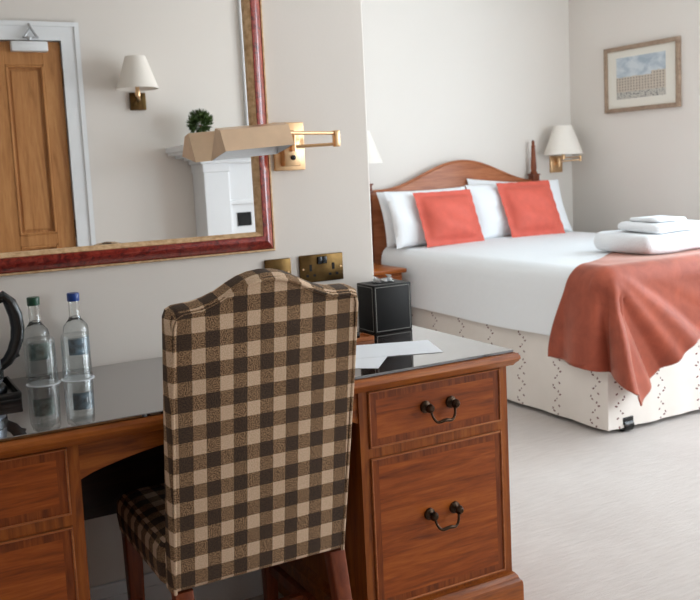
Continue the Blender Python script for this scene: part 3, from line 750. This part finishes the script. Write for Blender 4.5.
# ---------------------------------------------------------------- bed
BX0, BX1, BY0, BY1, BT = 2.907, 4.36, .512, 2.500, .748
bed = thing('bed', 'double bed with white coverlet, sprigged valance and arched wooden headboard', 'bed', ((BX0+BX1)/2, (BY0+BY1)/2, 0))
bm = nb(); box(bm, BX0+.03, BX1-.03, BY0+.03, BY1, .07, .42); part('divan_base', bm, 'mat', bed, smooth=False)
# valance with own UVs in metres
bm = nb(); per = []
def ringv(off, z, wv):
    def fn(x, y, zz, i, n):
        w = wv*(math.sin(i*1.9)+.6*math.sin(i*.7+1))
        return Vector((x+w*(1 if abs(x-BX0) < .2 else -.0), y+w*(1 if abs(y-BY0) < .2 else 0), zz))
    return rrect(BX0-off, BX1+off, BY0-off, BY1, .02, z, 4, 26, fn)
rv = [ringv(-.010, .435, 0), ringv(-.006, .30, .002), ringv(0, .15, .004), ringv(.004, .022, .005)]
loft(bm, rv, False, False)
me_o = part('valance', bm, 'valance', bed, uv=True)
for i_ in range(4):
    xx = (BX0+.115, BX1-.115)[i_ % 2]; yy = (BY0+.009, BY1-.10)[i_ // 2]
    bm = nb(); tube(bm, [(xx-.026, yy, .0285), (xx+.026, yy, .0285)], .028, 18); box(bm, xx-.032, xx+.032, yy-.018, yy+.018, .035, .069, .004)
    part('castor', bm, 'black', bed)
# coverlet-covered mattress
bm = nb(); rings = []
def rc(ins, z, wv=0.0, crown=0.0):
    def fn(x, y, zz, i, n):
        w = wv*(math.sin(i*.55)+.5*math.sin(i*1.3+2))
        return Vector((x + (w if x < 3.2 else 0), y + (w if y < .8 else 0), zz+wv*1.2*math.sin(i*.33)))
    return rrect(BX0-.012+ins, BX1+.012-ins, BY0-.012+ins, BY1, max(.015, .075-ins*.3), z, 6, 26, fn)
for ins_, z, wv in ((-.006, .405, .004), (-.006, .43, .003), (.0, .50, .002), (.0, .60, .0015), (-.003, .66, .001)):
    rings.append(rc(ins_, z, wv))
RR = .075
for k in range(1, 7):
    a = PI/2*k/6; rings.append(rc(RR*(1-math.cos(a)), .672+RR*math.sin(a)))
rings.append(rc(.25, .755)); rings.append(rc(.45, .760))
loft(bm, rings, False, True)
part('coverlet', bm, 'linen', bed, angle=60)
# headboard
hx0, hx1 = 2.866, 4.186
def hz(x):
    t = abs(x-3.585)/(0.68); t = min(1, t)
    return 1.092 + .163*(0.5+.5*math.cos(PI*min(1, t*1.06)))
pts_h = [(hx0, .30)] + [(hx0+(hx1-hx0)*k/48, hz(hx0+(hx1-hx0)*k/48)) for k in range(49)] + [(hx1, .30)]
bm = nb(); ngon_extrude(bm, pts_h, 2.512, 2.545, .004, 2)
hb_ = part('headboard', bm, 'pine', bed, angle=35)
bm = nb()
cap = [(hx0+(hx1-hx0)*k/60, 2.518, hz(hx0+(hx1-hx0)*k/60)+.002) for k in range(61)]
tube(bm, cap, .010, 8); part('headboard_edge', bm, 'pine', hb_)
for xx in (4.200, 2.852):
    bm = nb(); box(bm, xx-.024, xx+.024, 2.496, 2.546, 0, 1.085, .003); box(bm, xx-.034, xx+.034, 2.487, 2.555, 1.085, 1.10, .003); box(bm, xx-.027, xx+.027, 2.493, 2.549, 1.10, 1.135, .003); box(bm, xx-.033, xx+.033, 2.488, 2.554, 1.135, 1.146, .003)
    lathe(bm, [(0, 1.146), (.024, 1.146), (.026, 1.155), (.018, 1.165), (.021, 1.19), (.014, 1.32), (.012, 1.328), (.017, 1.335), (.012, 1.344), (.008, 1.350), (.012, 1.360), (.007, 1.374), (0, 1.380)], xx, 2.521, 18)
    part('bed_post', bm, 'pine_dark', bed, angle=35)

# pillows and cushions
def pillow_bm(w, h, th, flange=0.0, seed=0, n=30):
    rnd = random.Random(seed); ph = [rnd.random()*6 for _ in range(8)]
    bm = nb(); S = {}
    W2, H2 = w/2, h/2
    for side in (1, -1):
        for i in range(n+1):
            for j in range(n+1):
                u, v = -1+2*i/n, -1+2*j/n
                edge = i in (0, n) or j in (0, n)
                if edge and side == -1: S[(side, i, j)] = S[(1, i, j)]; continue
                fu = flange/W2; fv = flange/H2
                iu, iv = min(1, abs(u)/(1-fu)), min(1, abs(v)/(1-fv))
                prof = max(0, (1-iu**2.6))**.55*max(0, (1-iv**2.6))**.55
                z = side*(th/2*prof + (0.003 if not edge else 0))
                z += th*.05*prof*math.sin(3*u+ph[0]+2*v)+th*.04*prof*math.sin(7*v+ph[1]+4*u)
                pinch = .045 if not flange else .02
                x = u*W2*(1-pinch*(1-v*v)*(abs(u)**3)); y = v*H2*(1-pinch*(1-u*u)*(abs(v)**3))
                if flange and max(iu, iv) >= .999:
                    z += .003*math.sin(16*(u+ph[2]))*abs(v)**6 + .003*math.sin(16*(v+ph[3]))*abs(u)**6
                S[(side, i, j)] = bm.verts.new((x, y, z))
        for i in range(n):
            for j in range(n):
                q = [S[(side, i, j)], S[(side, i+1, j)], S[(side, i+1, j+1)], S[(side, i, j+1)]]
                bm.faces.new(q if side == 1 else list(reversed(q)))
    bmesh.ops.recalc_face_normals(bm, faces=bm.faces)
    return bm
def place_pillow(name, w, h, th, x, yb, zb, lean, yaw, mat, label, cat, group, flange=0, seed=0, roll=0):
    bm = pillow_bm(w, h, th, flange, seed)
    # stand it up: local y -> up, local z -> towards the camera (-Y), lean back by `lean`
    M = Matrix.Rotation(yaw, 4, 'Z') @ Matrix.Rotation(PI/2-lean, 4, 'X') @ Matrix.Rotation(roll, 4, 'Z')
    bmesh.ops.transform(bm, matrix=M, verts=bm.verts)
    zmin = min(v.co.z for v in bm.verts)
    ym = sum(v.co.y for v in bm.verts if v.co.z < zmin+.02)/max(1, len([1 for v in bm.verts if v.co.z < zmin+.02]))
    bmesh.ops.transform(bm, matrix=Matrix.Translation((x, yb-ym, zb-zmin)), verts=bm.verts)
    return solo(name, bm, mat, label, cat, group, angle=80)
G1, G2 = 'white pillows against the headboard', 'coral cushions on the bed'
place_pillow('pillow', .68, .355, .11, 3.225, 2.37, .752, .30, 0, 'pillow', 'white pillow at the left, rear one against the headboard', 'pillow', G1, seed=1)
place_pillow('pillow', .62, .365, .12, 3.18, 2.245, .752, .34, .03, 'pillow', 'white pillow at the left, propped directly behind the coral cushion', 'pillow', G1, seed=2)
place_pillow('pillow', .70, .345, .11, 3.94, 2.37, .752, .34, 0, 'pillow', 'white pillow at the right, rear one against the headboard', 'pillow', G1, seed=3, roll=-.10)
place_pillow('pillow', .78, .375, .12, 3.885, 2.245, .752, .36, 0, 'pillow', 'white pillow at the right, propped directly behind the coral cushion', 'pillow', G1, seed=4)
place_pillow('cushion', .43, .355, .14, 3.235, 2.11, .752, .40, .0, 'coral', 'coral square cushion at the left of the bed, with flanged edge', 'cushion', G2, flange=.036, seed=5)
place_pillow('cushion', .44, .385, .14, 3.895, 2.12, .754, .42, .0, 'coral', 'coral square cushion at the right, nearer the bed post', 'cushion', G2, flange=.036, seed=6)

# terracotta throw over the foot corner
rr0 = .085; TZ = .764
def gdrop(s):
    if s >= 0: return s, 0.0
    q = -s
    if q < rr0*PI/2: th = q/rr0; return -rr0*math.sin(th), -rr0*(1-math.cos(th))
    return -rr0, -rr0-(q-rr0*PI/2)
OX, OY = BX0-.032+rr0, BY0-.032+rr0
def hang_left(b, dr): return .05*dr + .8*dr*(.09*math.sin(17*b+.9) + .04*smoothstep(.15, 0, b))
def hang_foot(a, dr):
    g = math.atan2(a+.12, dr+.10)              # folds fan out from the corner
    return .09*dr + .8*dr*(.15*math.sin(9.5*g+.4) + .06*math.sin(23*g) + .05*smoothstep(.15, 0, a))
def throw_pt(a, b):
    # a: across the bed (negative hangs on the left side), b: along it (negative hangs at the foot)
    if a >= 0 and b >= 0:
        wr = .004*math.sin(9*a+5*b)
        return Vector((OX+a, OY+b, TZ+wr*smoothstep(0, .1, min(a, b))))
    if b >= 0:
        h, v = gdrop(a); dr = max(0, -v-.03)
        return Vector((OX+h-max(0, hang_left(b, dr)), OY+b+.05*dr*math.sin(8*b), TZ+v))
    if a >= 0:
        h, v = gdrop(b); dr = max(0, -v-.03)
        return Vector((OX+a+.07*dr*math.sin(9*a), OY+h-max(0, hang_foot(a, dr)), TZ+v))
    rho = math.hypot(a, b); phi = math.atan2(-b, -a)
    h, v = gdrop(-rho); dr = max(0, -v-.03)
    s = math.sin(2*phi); c2 = math.cos(phi)**2
    fl = .10*dr*s - .22*dr*math.exp(-((phi-.62)/.20)**2) + .22*dr*math.exp(-((phi-1.08)/.20)**2)*s
    out = -h + max(0, hang_left(0, dr))*c2 + max(0, hang_foot(0, dr))*(1-c2) + fl
    out = max(out, -h+.012*min(1, dr/.05))
    return Vector((OX-out*math.cos(phi)+.10*dr*s, OY-out*math.sin(phi), TZ+v))
NA, NB = 150, 84
A0, A1, B0, B1 = -.500, 1.50, -.425, .405
bm = nb(); G = []
for i in range(NA+1):
    t = i/NA; a = A0+(.85-A0)*t/.75 if t < .75 else .85+(A1-.85)*(t-.75)/.25
    row = []
    for j in range(NB+1):
        b1 = .135 + .15*smoothstep(0, .48, -a) + .27*smoothstep(0, .50, a)
        b0 = -.42-.235*max(0, 1-a/.42)**1.0 if a >= 0 else -math.sqrt(max(0, (.655-.155*(-a/.50))**2-a*a))
        row.append(bm.verts.new(throw_pt(a, b0+(b1-b0)*j/NB)))
    G.append(row)
for i in range(NA):
    for j in range(NB): bm.faces.new((G[i][j], G[i+1][j], G[i+1][j+1], G[i][j+1]))
for v in bm.verts:                       # right-hand end tucks down beyond the mattress edge
    if v.co.x > BX1-.02: v.co.z -= min(.30, (v.co.x-BX1+.02)*1.6)
bmesh.ops.recalc_face_normals(bm, faces=bm.faces)
th_ = solo('throw_blanket', bm, 'velvet', 'terracotta velvet throw draped over the foot corner of the bed', 'blanket', angle=80)
sm = th_.modifiers.new('thickness', 'SOLIDIFY'); sm.thickness = .008; sm.offset = 0

# folded towels stacked on the throw
def towel(x0, x1, y0, y1, z0, layers, lh, label, yaw=0, seed=0):
    bm = nb(); rnd = random.Random(seed)
    for k in range(layers):
        za = z0+k*lh; dx = rnd.uniform(0, .008); dy = rnd.uniform(0, .008)
        prof = []
        for q in range(9):
            a = -PI/2+PI*q/8; prof.append((min(lh, .05)*.5*(1-math.cos(a)), za+lh*.5*(1+math.sin(a))*1.0))
        def fn(x, y, z, i, n): return Vector((x, y, z+.004*math.sin(x*17+y*11+seed)))
        loft(bm, [rrect(x0+dx+i_*1.1, x1-dx-i_, y0+dy+i_, y1-dy-i_*1.0, .03, z, 5, 10, fn) for i_, z in prof])
    cx, cy = (x0+x1)/2, (y0+y1)/2
    bmesh.ops.transform(bm, matrix=Matrix.Translation((cx, cy, 0)) @ Matrix.Rotation(yaw, 4, 'Z') @ Matrix.Translation((-cx, -cy, 0)), verts=bm.verts)
    return solo('folded_towel', bm, 'towel', label, 'towel', 'white towels folded on the throw', angle=70)
TZ0 = TZ+.008
towel(3.335, 3.95, .640, 1.06, TZ0, 1, .092, 'large folded white bath towel at the bottom of the stack', -.05, 1)
towel(3.415, 3.78, .670, .98, TZ0+.093, 1, .048, 'folded white hand towel in the middle of the stack', -.03, 2)
towel(3.455, 3.68, .72, .93, TZ0+.142, 1, .022, 'small folded white face towel on top of the stack', .0, 3)

# bedside table
bt = thing('bedside_table', 'small wooden bedside table left of the bed, half hidden by the wall corner', 'bedside table', (2.59, 2.31, 0))
bm = nb(); box(bm, 2.33, 2.840, 2.06, 2.48, .625, .650, .006); part('table_top', bm, 'mahogany', bt)
bm = nb(); box(bm, 2.355, 2.820, 2.085, 2.475, .04, .625, .002, 1); part('cabinet', bm, 'mahogany_v', bt, smooth=False)
bm = nb(); box(bm, 2.37, 2.805, 2.075, 2.0845, .49, .605, .003); d = part('drawer', bm, 'mahogany', bt, smooth=False)
part('knob', lathe(nb(), [(0, -.022), (.010, -.020), (.012, -.012), (.006, -.004), (.006, 0), (0, 0)], 2.62, 2.0748, 14, 'Y', .548), 'pull', d)
bm = nb(); box(bm, 2.37, 2.805, 2.075, 2.0845, .07, .47, .003); d = part('door', bm, 'mahogany_v', bt, smooth=False)
part('knob', lathe(nb(), [(0, -.022), (.010, -.020), (.012, -.012), (.006, -.004), (.006, 0), (0, 0)], 2.80, 2.0748, 14, 'Y', .30), 'pull', d)
bm = nb(); box(bm, 2.345, 2.830, 2.075, 2.478, 0, .04, .003); part('plinth', bm, 'mahogany', bt)

# swing-arm lamps either side of the headboard
def bed_lamp(px, hx, sx, sy, label):
    t = thing('wall_lamp', label, 'lamp', (px, YB, 1.14), 'brass wall lamps with cone shades')
    part('wall_plate', box(nb(), px-.053, px+.053, YB-.020, YB-.0005, 1.145, 1.262, .004), 'brass', t)
    bm = nb(); tube(bm, [(px, YB-.045, 1.185), (px, YB-.045, 1.245)], .010, 12); box(bm, px-.014, px+.014, YB-.045, YB-.020, 1.20, 1.22, .003)
    part('pivot', bm, 'brass', t)
    part('lower_arm', tube(nb(), [(px, YB-.045, 1.222), (hx, YB-.115, 1.228)], .005, 10), 'brass', t)
    part('upper_arm', tube(nb(), [(hx, YB-.115, 1.248), (sx, sy, 1.248)], .005, 10), 'brass', t)
    part('hinge_post', tube(nb(), [(hx, YB-.115, 1.218), (hx, YB-.115, 1.258)], .009, 12), 'brass', t)
    part('lamp_holder', lathe(nb(), [(0, 1.235), (.012, 1.237), (.014, 1.262), (.010, 1.275), (.012, 1.33), (0, 1.33)], sx, sy, 14), 'brass', t)
    part('lamp_shade', open_shade(sx, sy, 1.272, 1.470, .135, .062), 'shade', t)
    bm = nb()
    for k in range(3):
        a = k*2*PI/3; tube(bm, [(sx, sy, 1.33), (sx+.113*math.cos(a), sy+.113*math.sin(a), 1.33)], .0018, 6)
    part('shade_carrier', bm, 'brass', t)
bed_lamp(4.452, 4.585, 4.40, 2.44, 'brass swing-arm wall lamp with cream shade right of the headboard')
bed_lamp(2.66, 2.53, 2.775, 2.44, 'brass swing-arm wall lamp left of the headboard, mostly hidden by the wall corner')

# framed print on the right wall
PY0, PY1, PZ0, PZ1 = 1.585, 2.228, 1.533, 1.965
pc = thing('framed_print', 'framed watercolour print of a long building on the right wall', 'picture', (XR, (PY0+PY1)/2, PZ0))
bm = nb(); fw_ = .028
for q in ((PY0, PY0+fw_, PZ0, PZ1), (PY1-fw_, PY1, PZ0, PZ1), (PY0+fw_, PY1-fw_, PZ0, PZ0+fw_), (PY0+fw_, PY1-fw_, PZ1-fw_, PZ1)):
    box(bm, XR-.026, XR-.0005, q[0], q[1], q[2], q[3], .003)
part('frame', bm, 'frame_wood', pc, smooth=False)
part('mount', box(nb(), XR-.012, XR-.002, PY0+fw_, PY1-fw_, PZ0+fw_, PZ1-fw_), 'mat', pc, smooth=False)
bm = nb(); ya, yb, za, zb = PY0+.115, PY1-.105, PZ0+.085, PZ1-.075
q = [bm.verts.new(p) for p in ((XR-.0125, yb, za), (XR-.0125, ya, za), (XR-.0125, ya, zb), (XR-.0125, yb, zb))]
f = bm.faces.new(q); uvl = bm.loops.layers.uv.new('UVMap')
for lp, uvc in zip(f.loops, ((0, 0), (1, 0), (1, 1), (0, 1))): lp[uvl].uv = uvc
part('print', bm, 'print', pc, smooth=False)
